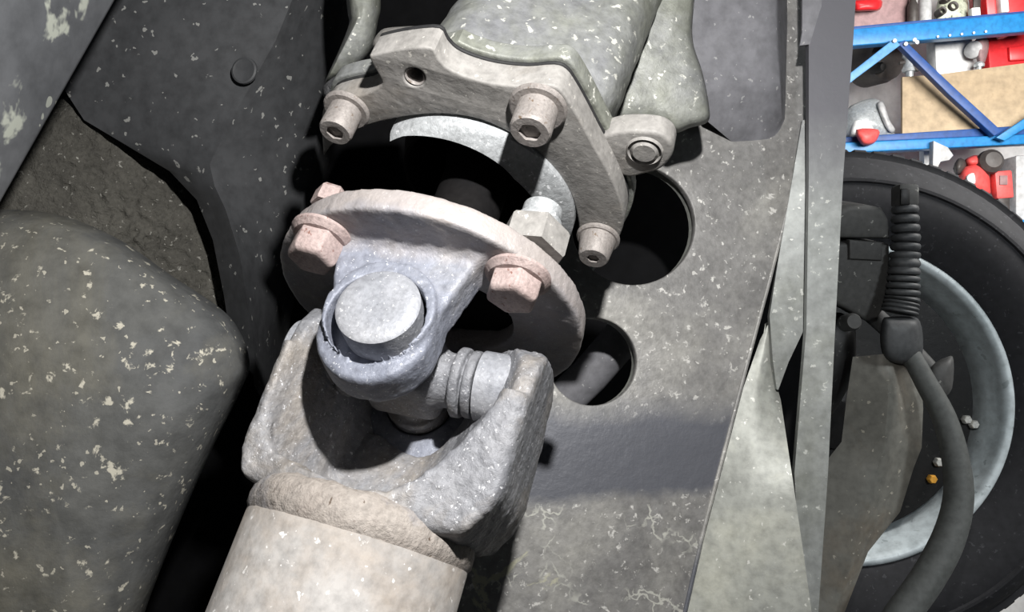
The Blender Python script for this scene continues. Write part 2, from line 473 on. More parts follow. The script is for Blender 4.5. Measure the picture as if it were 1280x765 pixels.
# signed-distance castings ----------------------------------------------------
def surface_nets(fn, lo, hi, h):
    ax = [np.arange(lo[i], hi[i] + h, h) for i in range(3)]
    X, Y, Z = np.meshgrid(*ax, indexing='ij')
    v = fn(X, Y, Z).astype(np.float64)
    v[0], v[-1], v[:, 0], v[:, -1], v[:, :, 0], v[:, :, -1] = (np.maximum(v[0], h), np.maximum(v[-1], h), np.maximum(v[:, 0], h),
        np.maximum(v[:, -1], h), np.maximum(v[:, :, 0], h), np.maximum(v[:, :, -1], h))
    nx, ny, nz = v.shape
    acc = np.zeros((nx - 1, ny - 1, nz - 1, 3)); cnt = np.zeros((nx - 1, ny - 1, nz - 1))
    ins = v < 0
    for a in range(3):
        b, c = [q for q in range(3) if q != a]
        for ob in (0, 1):
            for oc in (0, 1):
                s0 = [None] * 3; s1 = [None] * 3
                s0[a] = slice(0, v.shape[a] - 1); s1[a] = slice(1, v.shape[a])
                for q, off in ((b, ob), (c, oc)):
                    s0[q] = s1[q] = slice(off, v.shape[q] - 1 + off)
                v0 = v[tuple(s0)]; v1 = v[tuple(s1)]
                m_ = (v0 < 0) != (v1 < 0)
                t = np.where(m_, v0 / np.where(m_, v0 - v1, 1), 0)
                acc[..., a] += np.where(m_, t, 0)
                acc[..., b] += np.where(m_, ob, 0); acc[..., c] += np.where(m_, oc, 0)
                cnt += m_
    act = cnt > 0
    idx = -np.ones(act.shape, int); idx[act] = np.arange(act.sum())
    ii = np.argwhere(act)
    verts = (ii + acc[act] / cnt[act][:, None]) * h + np.array(lo)
    faces = []
    for a in range(3):
        b, c = (a + 1) % 3, (a + 2) % 3
        s0 = [slice(None)] * 3; s1 = [slice(None)] * 3
        s0[a] = slice(0, -1); s1[a] = slice(1, None)
        i0 = ins[tuple(s0)]; i1 = ins[tuple(s1)]
        e = np.argwhere(i0 != i1)
        e = e[(e[:, b] > 0) & (e[:, b] < v.shape[b] - 1) & (e[:, c] > 0) & (e[:, c] < v.shape[c] - 1)]
        sg = i0[tuple(e.T)]
        q = []
        for db, dc in ((-1, -1), (0, -1), (0, 0), (-1, 0)):
            k = e.copy(); k[:, b] += db; k[:, c] += dc; q.append(idx[tuple(k.T)])
        q = np.stack(q, 1); q[~sg] = q[~sg][:, ::-1]
        faces.append(q)
    F = np.concatenate(faces)
    me = bpy.data.meshes.new('m'); me.vertices.add(len(verts)); me.vertices.foreach_set('co', verts.ravel())
    me.loops.add(F.size); me.loops.foreach_set('vertex_index', F.ravel().astype(np.int32))
    me.polygons.add(len(F)); me.polygons.foreach_set('loop_start', np.arange(0, F.size, 4, dtype=np.int32))
    me.update(calc_edges=True); me.validate()
    return me

def sbox(X, Y, Z, c, hs, r):
    q = [np.abs(w - c[i]) - (hs[i] - r) for i, w in enumerate((X, Y, Z))]
    return np.sqrt(sum(np.maximum(k, 0) ** 2 for k in q)) + np.minimum(np.maximum.reduce(q), 0) - r
def scyl(R, T, r, t0, t1, rd=0.0):
    """capped cylinder, R radial distance, T axial coordinate"""
    a = R - (r - rd); b = np.abs(T - (t0 + t1) / 2) - ((t1 - t0) / 2 - rd)
    return np.sqrt(np.maximum(a, 0) ** 2 + np.maximum(b, 0) ** 2) + np.minimum(np.maximum(a, b), 0) - rd
def smin(a, b, k):
    h = np.clip(0.5 + 0.5 * (b - a) / k, 0, 1); return b * (1 - h) + a * h - k * h * (1 - h)
def smax(a, b, k): return -smin(-a, -b, k)

# ------------------------------------------------------------------ workshop behind the car (structure)
mk_wall = mk('wall_back', box(1.6, 3.85, 0.2, 6.0, 0.1, 3.6), 'white'); tag(mk_wall, None, None, kind='structure')
fl = mk('floor', box(1.0, 1.9, -1.65, 8.0, 6.5, 0.1), 'cfloor'); tag(fl, None, None, kind='structure')

# ------------------------------------------------------------------ underbody shell (left and behind)
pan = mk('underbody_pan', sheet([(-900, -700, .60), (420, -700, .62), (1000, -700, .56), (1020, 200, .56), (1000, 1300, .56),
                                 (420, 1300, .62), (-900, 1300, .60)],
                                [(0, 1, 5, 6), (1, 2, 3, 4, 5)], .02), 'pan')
tag(pan, 'vehicle floor pan coloured black as the shade in gaps behind the driveshaft', 'floor pan')

# upper left spotted panel
pl = Plane((0, 0, .27), (150, 0, .335), (0, 265, .30))
sp = mk('side_panel', world_plate([(-260, -200), (262, -200), (148, 0), (70, 138), (0, 262), (-120, 470), (-260, 500)],
                                  pl, .012, .003), 'panel_spot')
tag(sp, 'smooth grey panel with pale water spots beside the rough insulation', 'panel')

# creased dark panel with small punched hole
crease = []
for a_, b_, c_ in (((-40, -160), (430, -160), (455, -160)), ((40, 50), (345, 50), (418, 60)), ((105, 150), (295, 140), (396, 170)),
                   ((152, 178), (262, 205), (384, 230)), ((212, 214), (268, 232), (372, 270)), ((246, 250), (282, 262), (362, 310)),
                   ((266, 300), (300, 320), (348, 360)), ((280, 370), (312, 400), (338, 420)), ((292, 450), (322, 470), (336, 500))):
    crease += [(*a_, .452), (*b_, .436), (*c_, .485), (c_[0] + 22, c_[1], .60)]  # last column folds away, leaving black that imitates shade
cp = mk('creased_panel', sheet(crease, [(r * 4 + c, r * 4 + c + 1, r * 4 + c + 5, r * 4 + c + 4) for r in range(8) for c in range(3)],
                               .004, subd=2), 'panel', angle=60)
tag(cp, 'dark grey undersealed floor panel with a crease and a small punched hole', 'panel')
hp = Vector(P(305, 88, .432)); hd = Vector((-.15, -1, .05)).normalized()
sub('punched_hole', lathe([(.0001, 0), (.0052, .0002), (.0062, .0006), (.0072, .0002), (.0074, -.001), (.0001, -.001)], 24,
                          axis_matrix(hp, hd), close=False), 'panel', cp)
# rough foam pad
pad = mk('insulation_pad', relief([(-60, 150), (60, 130), (120, 110), (170, 178), (225, 218), (262, 270), (285, 335), (308, 372), (315, 400),
                                   (310, 470), (270, 470), (100, 420), (-60, 360)],
                                  (170, 300), .475, .462, .03, 60, 2.6, 8, .0026, 210, (.0135, 0)), 'foam', angle=180)
tag(pad, 'rough dark brown insulation foam pad under the creased panel edge', 'insulation')
# large rounded tank, lower left
tank = mk('fuel_tank', relief([(-260, 300), (-80, 268), (20, 262), (85, 272), (150, 300), (215, 345), (275, 385), (300, 415), (312, 455), (300, 490),
                               (266, 560), (226, 650), (190, 740), (150, 850), (80, 1000), (-260, 1000)],
                              (60, 610), .385, .335, .03, 26, 2.6, 8, .0022, 34), 'tank', angle=180)
tag(tank, 'large rounded dark tank speckled with dried mud beside the driveshaft', 'tank')

# ------------------------------------------------------------------ crossmember with two round holes
web = wthing('crossmember', 'grimy grey steel crossmember web with two large round holes', 'crossmember', P(800, 420, .415))
plw = Plane((640, 380, .405), (950, 380, .425), (640, 765, .385))
h1 = ell(792, 281, 77, 75, 0, 48); h2 = ell(741, 452, 55, 55, 0, 44)
wp = mk('web_plate', world_plate([(892, -60), (1014, -60), (1013, 80), (1004, 190), (987, 250), (962, 350), (935, 450), (905, 565), (880, 660),
                                  (855, 770), (835, 850), (470, 850), (560, 560), (600, 380), (660, 300), (705, 222), (765, 192), (846, 150), (880, 110)], plw, .005, .0008, [h1, h2]), 'web', web)
# rolled lips round the two holes
for h in (h1, h2):
    ring = [plw.at(*q) - plw.n * .0045 for q in h]
    v = []; f = []; n = len(ring); c = sum(ring, Vector()) / n
    for q in ring:
        o_ = (q - c).normalized()
        v += [q + o_ * .0015, q + o_ * .0005 - plw.n * .006, q + o_ * .003 - plw.n * .006, q + o_ * .004]
    for i in range(n):
        j = (i + 1) % n
        for k in range(4): f.append((i * 4 + k, i * 4 + (k + 1) % 4, j * 4 + (k + 1) % 4, j * 4 + k))
    mk('hole_lip', from_data(v, f), 'pale', web, 50)
# edge seam along the right side
mk('edge_seam', pipe([plw.at(x, y) for x, y in ((988, 248), (962, 350), (935, 450), (905, 565), (880, 660), (855, 770), (838, 840))],
                     .0011, 8), 'web', web)
# pressed upper section
pb = []
for y, (x0, d0), (x1, d1), (x2, d2) in ((-110, (872, -.026), (972, -.026), (984, .0015)), (30, (864, -.026), (968, -.027), (985, .0015)), (105, (868, -.024), (974, -.020), (983, .0015)),
                                    (148, (880, -.014), (977, -.006), (982, .0015)), (180, (918, .0015), (955, .0015), (974, .0015))):
    for x, dd in ((x0, d0), (x1, d1), (x2, d2)): pb.append((x, y, plw.at(x, y).y + dd))
mk('pressed_bulge', sheet(pb, [(r * 3 + c, r * 3 + c + 1, r * 3 + c + 4, r * 3 + c + 3) for r in range(4) for c in range(2)], .003, subd=3), 'webtop', web, 70)
mk('slot_ridge', sheet([(1003, -40, .4140), (1028, -40, .4140), (1003, 40, .4140), (1026, 44, .4140), (1000, 57, .414), (1030, 53, .414)],
                       [(0, 1, 3, 2), (2, 3, 5, 4)], .0015), 'webtop', web)
# brace seen through the lower hole
br = mk('brace_rod', pipe([P(700, 505, .47), P(738, 468, .47), P(805, 390, .465)], [.0115, .0115, .0115], 20), 'webtop')
tag(br, 'pale round brace rod visible through the lower crossmember hole', 'rod')
clip = mk('cable_clip', pipe([P(722, 362, .44), P(731, 348, .44), P(746, 322, .435)], .0022, 10), 'alu')
tag(clip, 'thin bright cable end below the tapered screw in the upper hole', 'cable')

# ------------------------------------------------------------------ pale arms and flat bar on the right
def behind_web(x, y): return (x, y, plw.at(x, y).y + .0072)
av = []
for lft, mid, rgt in (((950, 425), (962, 402), (972, 486, .432)), ((922, 505), (946, 500), (976, 500, .424)), ((894, 610), (938, 605), (991, 600, .402)),
                      ((866, 722), (930, 720), (1007, 710, .395)), ((834, 850), (920, 850), (1026, 850, .386))):
    a_ = behind_web(*lft); f_ = (mid[0] - lft[0]) / (rgt[0] - lft[0])
    av += [a_, (*mid, a_[2] + (rgt[2] - a_[2]) * f_ - .0012), rgt]
arm = mk('lower_control_arm', sheet(av, [(r * 3 + c, r * 3 + c + 1, r * 3 + c + 4, r * 3 + c + 3) for r in range(4) for c in range(2)], .005, subd=3), 'pale', angle=60)
tag(arm, 'pale broad tapering metal arm along the crossmember edge', 'arm')
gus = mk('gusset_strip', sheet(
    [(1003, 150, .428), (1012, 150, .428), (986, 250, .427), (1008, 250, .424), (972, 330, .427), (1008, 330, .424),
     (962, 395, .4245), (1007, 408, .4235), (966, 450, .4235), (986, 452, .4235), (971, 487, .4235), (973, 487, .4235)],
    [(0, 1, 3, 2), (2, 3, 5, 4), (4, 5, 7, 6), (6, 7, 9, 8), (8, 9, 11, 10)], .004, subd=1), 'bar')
tag(gus, 'narrow pale gusset strip tapering to a point between crossmember and flat bar', 'strip')
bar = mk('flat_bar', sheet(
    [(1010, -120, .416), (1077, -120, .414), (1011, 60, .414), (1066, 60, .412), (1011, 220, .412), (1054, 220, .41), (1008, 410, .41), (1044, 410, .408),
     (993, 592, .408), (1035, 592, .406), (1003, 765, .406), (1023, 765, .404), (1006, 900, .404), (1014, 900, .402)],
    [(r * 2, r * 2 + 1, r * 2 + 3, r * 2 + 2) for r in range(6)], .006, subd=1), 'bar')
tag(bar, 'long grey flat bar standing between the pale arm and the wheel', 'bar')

# ------------------------------------------------------------------ gearbox end
gb = thing('gearbox', 'dirty olive gearbox end housing above the driveshaft flange', 'gearbox', matrix=DL)
def f_house(X, Y, Z):
    d = sbox(X - .10 * (Z - .1), Y, Z, (.006, -.004, .165), (.041, .050, .083), .020)
    rib = scyl(np.sqrt((X - .036) ** 2 + (Y - .036) ** 2), Z, .005, .09, .32, .004)
    d = smin(d, rib, .012)
    bore = scyl(np.sqrt(X ** 2 + Y ** 2), Z, .043, 0.0, .110)
    d = np.maximum(d, -bore)
    d += .0006 * np.sin(X * 260 + 2 * np.sin(Z * 190)) * np.sin(Y * 240 + Z * 170)
    return d
hs = mk('housing', surface_nets(f_house, (-.08, -.075, .072), (.10, .065, .34), .0022), 'housing', gb, 180)
mk('side_casting', xform(relief([(728, -120), (880, -120), (868, 0), (866, 50), (878, 90), (886, 130), (885, 152), (862, 160), (846, 166), (836, 160), (815, 152), (785, 152), (764, 150), (744, 120), (735, 60)],
                         (806, 60), .386, .372, .006, 24, 5.0, 5, .0009, 120), DLI), 'housing', gb, 60)
mk('side_pillar', xform(relief([(428, -80), (470, -80), (476, 0), (472, 28), (464, 62), (444, 86), (410, 104), (408, 98), (424, 62), (436, 30), (434, 10)],
                        (450, 20), .395, .372, .03, 12, 2.6, 4, .0012, 160), DLI), 'housing', gb, 60)

# core of the recess, black in place of the shade there
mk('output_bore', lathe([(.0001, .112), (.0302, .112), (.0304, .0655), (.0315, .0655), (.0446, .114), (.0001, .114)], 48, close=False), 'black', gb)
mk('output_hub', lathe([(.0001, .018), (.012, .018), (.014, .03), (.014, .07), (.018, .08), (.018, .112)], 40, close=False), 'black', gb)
# cast bright ring, cut to an arc: the missing part imitates shade
def arc_lathe(profile, a0, a1, seg=60):
    v = []; f = []; n = len(profile)
    for i in range(seg + 1):
        a = math.radians(a0 + (a1 - a0) * i / seg)
        tp_ = max(.12, min(1, (seg - i) / 26)); rm = profile[-1][0]
        v += [((rm - (rm - r) * tp_) * math.cos(a), (rm - (rm - r) * tp_) * math.sin(a), z) for r, z in profile]
    for i in range(seg):
        for k in range(n): f.append((i * n + k, (i + 1) * n + k, (i + 1) * n + (k + 1) % n, i * n + (k + 1) % n))
    f.append(list(range(n))); f.append([seg * n + k for k in range(n)])
    return from_data(v, f)
mk('seal_ring', arc_lathe([(.0305, .066), (.0308, .0515), (.0320, .0505), (.0420, .0535), (.0440, .0550), (.0445, .066)], -48, 140), 'ring', gb)
mk('companion_flange', lathe([(.0001, .0094), (.036, .0094), (.0365, .010), (.036, .0150), (.018, .020), (.0001, .020)], 48, close=False), 'black', gb)  # black disc added so the flange opening looks shaded

arch = [(404, 196), (418, 178), (445, 163), (478, 152), (515, 145), (556, 143), (600, 150), (640, 168), (672, 190), (698, 218), (716, 250), (723, 280), (722, 300)]
outer = [(724, 318), (742, 322), (764, 312), (776, 292), (780, 270), (772, 240), (758, 210), (742, 182), (726, 152), (712, 128), (700, 112), (684, 106),
         (650, 108), (612, 104), (582, 96), (560, 86), (548, 74), (538, 60), (505, 61), (468, 68), (462, 74), (474, 96), (476, 106), (455, 118), (432, 122),
         (408, 130), (402, 146), (402, 170)]
brk_out = catmull(arch, 3, False) + catmull(outer, 3, False)
th_hole = ell(518, 97, 13.5, 11, 25, 28)
brk = mk('end_bracket', dl_plate(brk_out, .057, .011, .0009, [th_hole]), 'bracket', gb)
# threaded hole
c0 = LW(518, 97, .057); c1 = LW(531.5, 97, .057); rr_ = .0036
prof = []
for i in range(7):
    prof += [(rr_ * 1.02, .0574 + i * .0013), (rr_ * .86, .0574 + (i + .5) * .0013)]
sub('thread', xform(lathe(prof, 28, close=False), Matrix.Translation((c0.x, c0.y, 0))), 'screw', brk)
sub('thread_bottom', xform(lathe([(.0001, .0668), (.0042, .0668), (.0042, .0676), (.0001, .0676)], 20, close=False), Matrix.Translation((c0.x, c0.y, 0))), 'black', brk)
# gasket and housing flange behind the bracket
def scaled(pts, k, c=(590, 200)): return [(c[0] + (x - c[0]) * k, c[1] + (y - c[1]) * k) for x, y in pts]
mk('gasket', xform(dl_plate(brk_out, .057, .0016, .0006), Matrix.Translation((0, 0, .0111))), 'gasket', gb)
low = [p for p in brk_out if not (p[1] < 104 and p[0] < 556)]
mk('housing_flange', xform(dl_plate(scaled(low, 1.025), .057, .0075, .0010), Matrix.Translation((0, .0005, .0128))), 'housing', gb)
# lug with bolt
lug = mk('mounting_lug', dl_plate([(748, 178), (768, 166), (800, 164), (826, 168), (840, 180), (840, 196), (826, 212), (804, 219), (786, 222), (770, 214)],
                                  .067, .010, .0016, [], 4), 'bracket', gb)
q = LW(806, 188, .067)
sub('lug_plug', xform(lathe([(.0001, -.0012), (.0042, -.0012), (.0052, .0002), (.0060, .0006), (.0064, -.0006), (.0070, .0006)], 28, close=False),
                      Matrix.Translation((q.x, q.y, .0665))), 'bracket', lug)
# cracked rubber bush on the left
mk('rubber_bush', xform(relief([(404, 108), (425, 92), (458, 80), (472, 86), (476, 100), (462, 114), (432, 122), (408, 124)],
                         (440, 104), .356, .342, .02, 12, 2.2, 4, .002, 260), DLI), 'rubber', gb, 60)
mk('worn_shoulder', xform(relief([(466, 60), (474, 40), (492, 34), (548, 33), (556, 46), (544, 62), (500, 62)], (510, 47), .352, .342, .03, 8, 2.4, 4, .0008, 300), DLI),
   'bracket', gb, 60)

def cap_screw(px, py, w, r, ln, wr, parent, hexr=.55, name='cap_screw', material='screw', taper=1.0):
    """socket head screw standing on plane w, head pointing towards -w"""
    b_ = LW(px, py, w)
    prof = [(r * 1.0, 0), (r * 1.0, -ln * .15), (r * taper, -ln * .92), (r * taper * .9, -ln)]
    me = lathe(prof + [(r * taper * .60, -ln)], 36, Matrix.Translation(b_), close=False)
    s = mk(name, me, material, parent)
    hx = []
    for i in range(6):
        a = PI / 3 * i + .3; hx.append((r * hexr * math.cos(a), r * hexr * math.sin(a)))
    # socket: hexagonal walls going in from a flat rim
    n = 36; v = []; f = []
    for i in range(n):
        a = 2 * PI * i / n; v.append((r * taper * .61 * math.cos(a), r * taper * .61 * math.sin(a), -ln))
    for i in range(n):
        a = 2 * PI * i / n; k = (a - .3) % (PI / 3) - PI / 6; rad = r * hexr * math.cos(PI / 6) / math.cos(k)
        v.append((rad * math.cos(a), rad * math.sin(a), -ln))
    for i in range(n): x, y, z = v[n + i]; v.append((x, y, -ln * .88))
    for i in range(n):
        j = (i + 1) % n
        f.append((i, j, n + j, n + i)); f.append((n + i, n + j, 2 * n + j, 2 * n + i))
    f.append(list(range(2 * n, 3 * n)))
    sub('socket', xform(from_data(v, f), Matrix.Translation(b_)), material, s)
    if wr:
        sub('washer', lathe([(r * .9, 0), (wr, 0), (wr, -.0012), (wr * .93, -.0018), (r * .9, -.0018)], 36, Matrix.Translation(b_), close=False), material, s)
    return s
cap_screw(673, 133, .0568, .0074, .0130, .0104, gb)
cap_screw(434, 136, .0568, .0064, .0130, .0090, gb)
cap_screw(748, 296, .0568, .0076, .0115, .0090, gb, taper=.82, hexr=.35)

# ------------------------------------------------------------------ driveshaft
ds = thing('driveshaft', 'worn grey driveshaft with universal joint and bolted flange', 'driveshaft', matrix=DL)
PHI = math.radians(15); cph, sph = math.cos(PHI), math.sin(PHI)
WJ = -.0265                                       # joint centre on the axis
JM = Matrix(((cph, -sph, 0, 0), (sph, cph, 0, 0), (0, 0, 1, WJ), (0, 0, 0, 1)))   # (a,b,w') -> (u,v,w)

TB = (Matrix.Translation((.0030, 0, WJ)) @ Matrix.Rotation(math.radians(-10), 4, 'X') @ Matrix.Translation((0, 0, -WJ)))   # joint bent a little
mk('shaft_tube', lathe([(.0355, -.0835), (.0376, -.086), (.0385, -.42), (.034, -.42)], 96, TB, close=False), 'tube', ds, 40)
# weld collar with uneven bead
n = 120; pr = [(.0330, -.0735), (.0362, -.0750), (.0378, -.0775), (.0384, -.0815), (.0382, -.0845), (.0366, -.0875)]
v = []; f = []
for i in range(n):
    a = 2 * PI * i / n
    for k, (r, z) in enumerate(pr):
        w_ = .0007 * noise.noise(Vector((math.cos(a) * 5, math.sin(a) * 5, k * .6))) + .0004 * noise.noise(Vector((math.cos(a) * 22, math.sin(a) * 22, k)))
        v.append(((r + w_) * math.cos(a), (r + w_) * math.sin(a), z + (1.4 * w_ if k in (0, 5) else 0)))
for i in range(n):
    j = (i + 1) % n
    for k in range(len(pr) - 1): f.append((i * 6 + k, j * 6 + k, j * 6 + k + 1, i * 6 + k + 1))
mk('weld_collar', xform(from_data(v, f), TB), 'weld', ds, 60)

def rough_(X, Y, Z, a):
    return a * (np.sin(X * 900 + 3 * np.sin(Y * 700)) * np.sin(Y * 850 + 2 * np.sin(Z * 600)) * np.sin(Z * 880 + 1.3)
                + .8 * np.sin(X * 410 + Z * 300) * np.sin(Y * 390 - Z * 270))
SA = np.array([-.0410, -.0390, -.0380, -.036, -.030, -.012, .004, .012, .020, .029, .036, .0410, .0440])
SW = np.array([.030, -.005, -.028, -.036, -.0415, -.0455, -.0470, -.0450, -.0385, -.025, -.010, .004, .030])
def f_tubeyoke(X, Y, Z):
    env = sbox(X, Y, Z, (.0015, 0, -.018), (.0440, .0260, .034), .004)         # both arms
    base = scyl(np.sqrt((X * .90) ** 2 + (Y * 1.15) ** 2), Z, .0365, -.051, -.034, .003)
    d = smin(env, base, .006)
    d = smax(d, (np.abs(X) - .0455 - (Z + .038) * .60) * .86, .003)          # shoulders taper into the tube
    tn = np.clip((.026 - Y) / .026, 0, 1)
    Xs = X / (1 - .40 * tn)
    slot = (np.interp(Xs, SA, SW) + .036 * (lambda q: q * q * (3 - 2 * q))(np.clip((.004 - Y) / .022, 0, 1)) - .014 * np.clip((.0230 - Y) / .003, 0, 1) - Z) * np.where(np.abs(Xs) > .034, .20, np.where(np.abs(Xs) > .018, .5, .85))
    d = smax(d, -slot, .0012)
    topc = np.sqrt(Y ** 2 + (Z + .004) ** 2) - .0220                          # arm ends rounded about the trunnion
    d = np.where(Z > -.004, smax(d, topc, .003), d)
    return d + rough_(X, Y, Z, .00030)
mk('tube_yoke', xform(surface_nets(f_tubeyoke, (-.056, -.046, -.056), (.056, .046, .030), .0009), Matrix.Translation((.0020, 0, 0)) @ TB @ JM), 'yoke', ds, 180)

ZF = -WJ
def f_flange(X, Y, Z):
    R = np.sqrt(X ** 2 + Y ** 2)
    d = scyl(R, Z, .0582, ZF, ZF + .0090, .0012)
    hole = scyl(np.sqrt((X * .95) ** 2 + (Y * 1.15) ** 2), Z, .031, ZF - .02, ZF + .03)
    d = np.maximum(d, -hole)
    for s in (1, -1):
        Yb = Y * s
        hw = .0190 + np.clip((Z - .004), 0, .04) * .30
        q2 = np.where(Z < -.006, np.sqrt(X ** 2 + (Z + .006) ** 2) - .0190, np.abs(X) - hw)
        t = np.abs(Yb - .0318) - .0074
        ear = smax(q2, t, .0025)
        ear = smax(ear, Z - (ZF + .009), .002)
        boss = scyl(np.sqrt(X ** 2 + Z ** 2), Yb, .0185, .030, .0422, .0008)
        ear = smin(ear, boss, .0015)
        d = smin(d, ear, .005)
        rz = np.sqrt(X ** 2 + Z ** 2)
        d = np.maximum(d, -scyl(np.sqrt(X ** 2 + (Z + .0026) ** 2), Yb, .0160, .0320, .08))
        d = np.maximum(d, -scyl(rz, Yb, .0128, .0, .08))
    return d + rough_(X, Y, Z, .00020)
FLM = JM
fy = mk('flange_yoke', xform(surface_nets(f_flange, (-.062, -.062, -.030), (.062, .062, .040), .0010), FLM), 'ear', ds, 180)

# cross with four caps
def f_cross(X, Y, Z):
    d = sbox(X, Y, Z, (0, 0, 0), (.014, .014, .012), .005)
    for (T, S) in ((X, Y), (Y, X)):
        R = np.sqrt(S ** 2 + Z ** 2)
        d = smin(d, scyl(R, T, .0098, -.026, .026, .001), .003)
        d = np.minimum(d, scyl(R, np.abs(T), .0125, .019, .0225, .0008))
        d = np.minimum(d, scyl(R, np.abs(T), .0120, .0235, .0270, .0008))
    return d
cr = mk('joint_cross', xform(surface_nets(f_cross, (-.03, -.03, -.018), (.03, .03, .018), .0009), JM), 'yoke', ds, 180)
for axis in ((0, 1, 0), (0, -1, 0), (1, 0, 0), (-1, 0, 0)):
    r_ = .0137 if axis[1] else .0125
    top = .0436 if axis[1] else .0440
    prof = [(.0001, top), (r_ * .55, top + .0003), (r_ - .0012, top), (r_, top - .0010), (r_, .028), (.0001, .028)]
    mk('bearing_cap', xform(lathe(prof, 48, axis_matrix((0, 0, 0), axis), close=False), JM), 'cap', ds, 50)

# flange bolts: flanged hex heads facing the camera, nuts behind
def hex_bolt(px, py, w, r, ln, parent, material='bolt', turn=.2):
    b_ = LW(px, py, w); m_ = Matrix.Translation(b_) @ Matrix.Rotation(turn, 4, 'Z')
    s = mk('flange_bolt', lathe([(r * 1.22, 0), (r * 1.24, -.0012), (r * 1.05, -.0032), (r * .9, -.0034)], 32, m_, close=True), material, parent, 40)
    prof = [(r, -.002), (r, -ln * .8), (r * .93, -ln * .95), (r * .78, -ln)]
    hd_ = lathe(prof, 6, m_, close=True)
    bm = bmesh.new(); bm.from_mesh(hd_); bmesh.ops.bevel(bm, geom=bm.edges[:], offset=.0006, segments=2, affect='EDGES', profile=.5)
    bm.to_mesh(hd_); bm.free()
    sub('bolt_head', hd_, material, s, angle=40)
    return s
hex_bolt(648, 343, 0, .0092, .0110, ds, turn=.5)
hex_bolt(404, 292, 0, .0088, .0125, ds, turn=.1)
# studs and nuts behind the flange
def back_nut(px, py, w, r, parent):
    b_ = LW(px, py, w); m_ = Matrix.Translation(b_) @ Matrix.Rotation(.35, 4, 'Z')
    nt = lathe([(r * .96, .0092), (r, .0100), (r, .0185), (r * .93, .0200), (.0050, .0200)], 6, m_, close=True)
    s = mk('flange_nut', nt, 'bracket', parent, 30)
    sub('stud_end', lathe([(.0078, .0198), (.0082, .0215), (.0080, .0235), (.0062, .0240), (.0066, .0260), (.0070, .0265), (.0070, .0290), (.0055, .030), (.0001, .030)], 30,
                          m_, close=False), 'ring', s)
back_nut(654, 345, 0, .0120, ds)
mk('flange_nut', lathe([(.0058, .0092), (.0062, .010), (.0062, .0150), (.0050, .0165)], 6, Matrix.Translation(LW(396, 285, 0)), close=True), 'bolt', ds, 30)

# ------------------------------------------------------------------ wheel
WD = 1.12
wc = P(1057, 503, WD)
wh = thing('wheel', 'black tyre on a pale blue grey steel rim', 'wheel', matrix=axis_matrix(wc, (-.05, -1, .03)))
k = WD / FPX
RO, RI = 318 * k, 198 * k
prof = [(RI - .012, -.02), (RI + .002, .004), (RI + .02, .016), (RI + .05, .026), (RO - .055, .028), (RO - .030, .018), (RO - .010, -.004), (RO, -.02), (RO + .001, -.20),
        (RO - .03, -.235), (RI, -.23)]
tp = catmull(prof, 3, False)
tyre = mk('tyre', lathe(tp, 96, close=False), 'tyre', wh, 50)
# tread blocks on the shoulder
v = []; bms = []
for i in range(84):
    a = 2 * PI * i / 84
    m_ = Matrix.Rotation(a, 4, 'Z') @ Matrix.Translation((RO - .0070, 0, -.03))
    bms.append(xform(box(0, 0, 0, .018, 2 * PI * RO / 84 * .82, .05, .003, seg=1), m_))
tb = join(*bms)
to = sub('tread', tb, 'tyre', tyre); to['kind'] = 'stuff'
# raised band on the side wall
sub('sidewall_rib', lathe([(RO - .052, .027), (RO - .050, .0305), (RO - .046, .0305), (RO - .044, .026)], 96, close=False), 'tyre', tyre)
rp = [(RI + .003, .000), (RI + .004, .008), (RI - .002, .0105), (RI - .008, .007), (RI - .012, -.004), (RI - .016, -.014), (RI - .022, -.03), (RI - .026, -.06), (RI - .030, -.16),
      (RI - .04, -.17)]
mk('rim', lathe(catmull(rp, 3, False), 96, close=False), 'rim', wh, 50)
mk('wheel_disc', lathe([(RI - .05, -.165), (RI - .09, -.15), (.09, -.13), (.07, -.11), (.0001, -.11)], 64, close=False), 'hub', wh)
bd = mk('brake_disc', lathe([(RI - .036, -.10), (RI - .034, -.028), (.07, -.028), (.068, -.02), (.04, -.015), (.0001, -.01)], 64, close=False), 'hub', wh)
for i in range(5):
    a = i * 2 * PI / 5 + .4
    sub('hub_stud', xform(lathe([(.007, -.02), (.007, -.004), (.005, 0), (.0001, 0)], 10, close=False), Matrix.Translation((.055 * math.cos(a), .055 * math.sin(a), 0))), 'hub', bd)

# brake caliper
cl = wthing('brake_caliper', 'dusty black brake caliper block inside the wheel', 'caliper', P(1085, 330, .98))
D = .98
plc = Plane((1030, 300, D - .05), (1116, 300, D - .045), (1030, 400, D - .03))
mk('caliper_body', world_plate([(1030, 305), (1068, 303), (1113, 306), (1114, 350), (1112, 378), (1098, 398), (1084, 402), (1064, 390), (1030, 372)], plc, .06, .005), 'caliper', cl, 50)
mk('caliper_bridge', world_plate([(1030, 268), (1052, 262), (1062, 257), (1085, 256), (1104, 260), (1112, 274), (1114, 299), (1030, 298)], plc, .09, .006), 'caliper', cl, 50)
mk('caliper_plate', world_plate([(1062, 300), (1103, 303), (1103, 326), (1062, 324)], Plane((1030, 300, D - .054), (1116, 300, D - .049), (1030, 400, D - .034)), .01, .002), 'caliper', cl, 50)
mk('slide_pin', xform(lathe([(.010, 0), (.010, .02), (.008, .024), (.0001, .024)], 20, axis_matrix(P(1057, 404, .93), (0, -1, .1)), close=False), Matrix()), 'caliper', cl)
mk('carrier_arm', relief([(1030, 400), (1062, 396), (1070, 420), (1066, 470), (1040, 520), (1030, 520)], (1046, 450), D + .01, D - .02, .05, 8, 3, 3), 'hub', cl, 50)
mk('mount_ear', relief([(1160, 462), (1184, 446), (1192, 450), (1190, 486), (1178, 500), (1170, 520), (1160, 500)], (1178, 475), D + .03, D + .01, .03, 8, 3, 3), 'caliper', cl, 50)
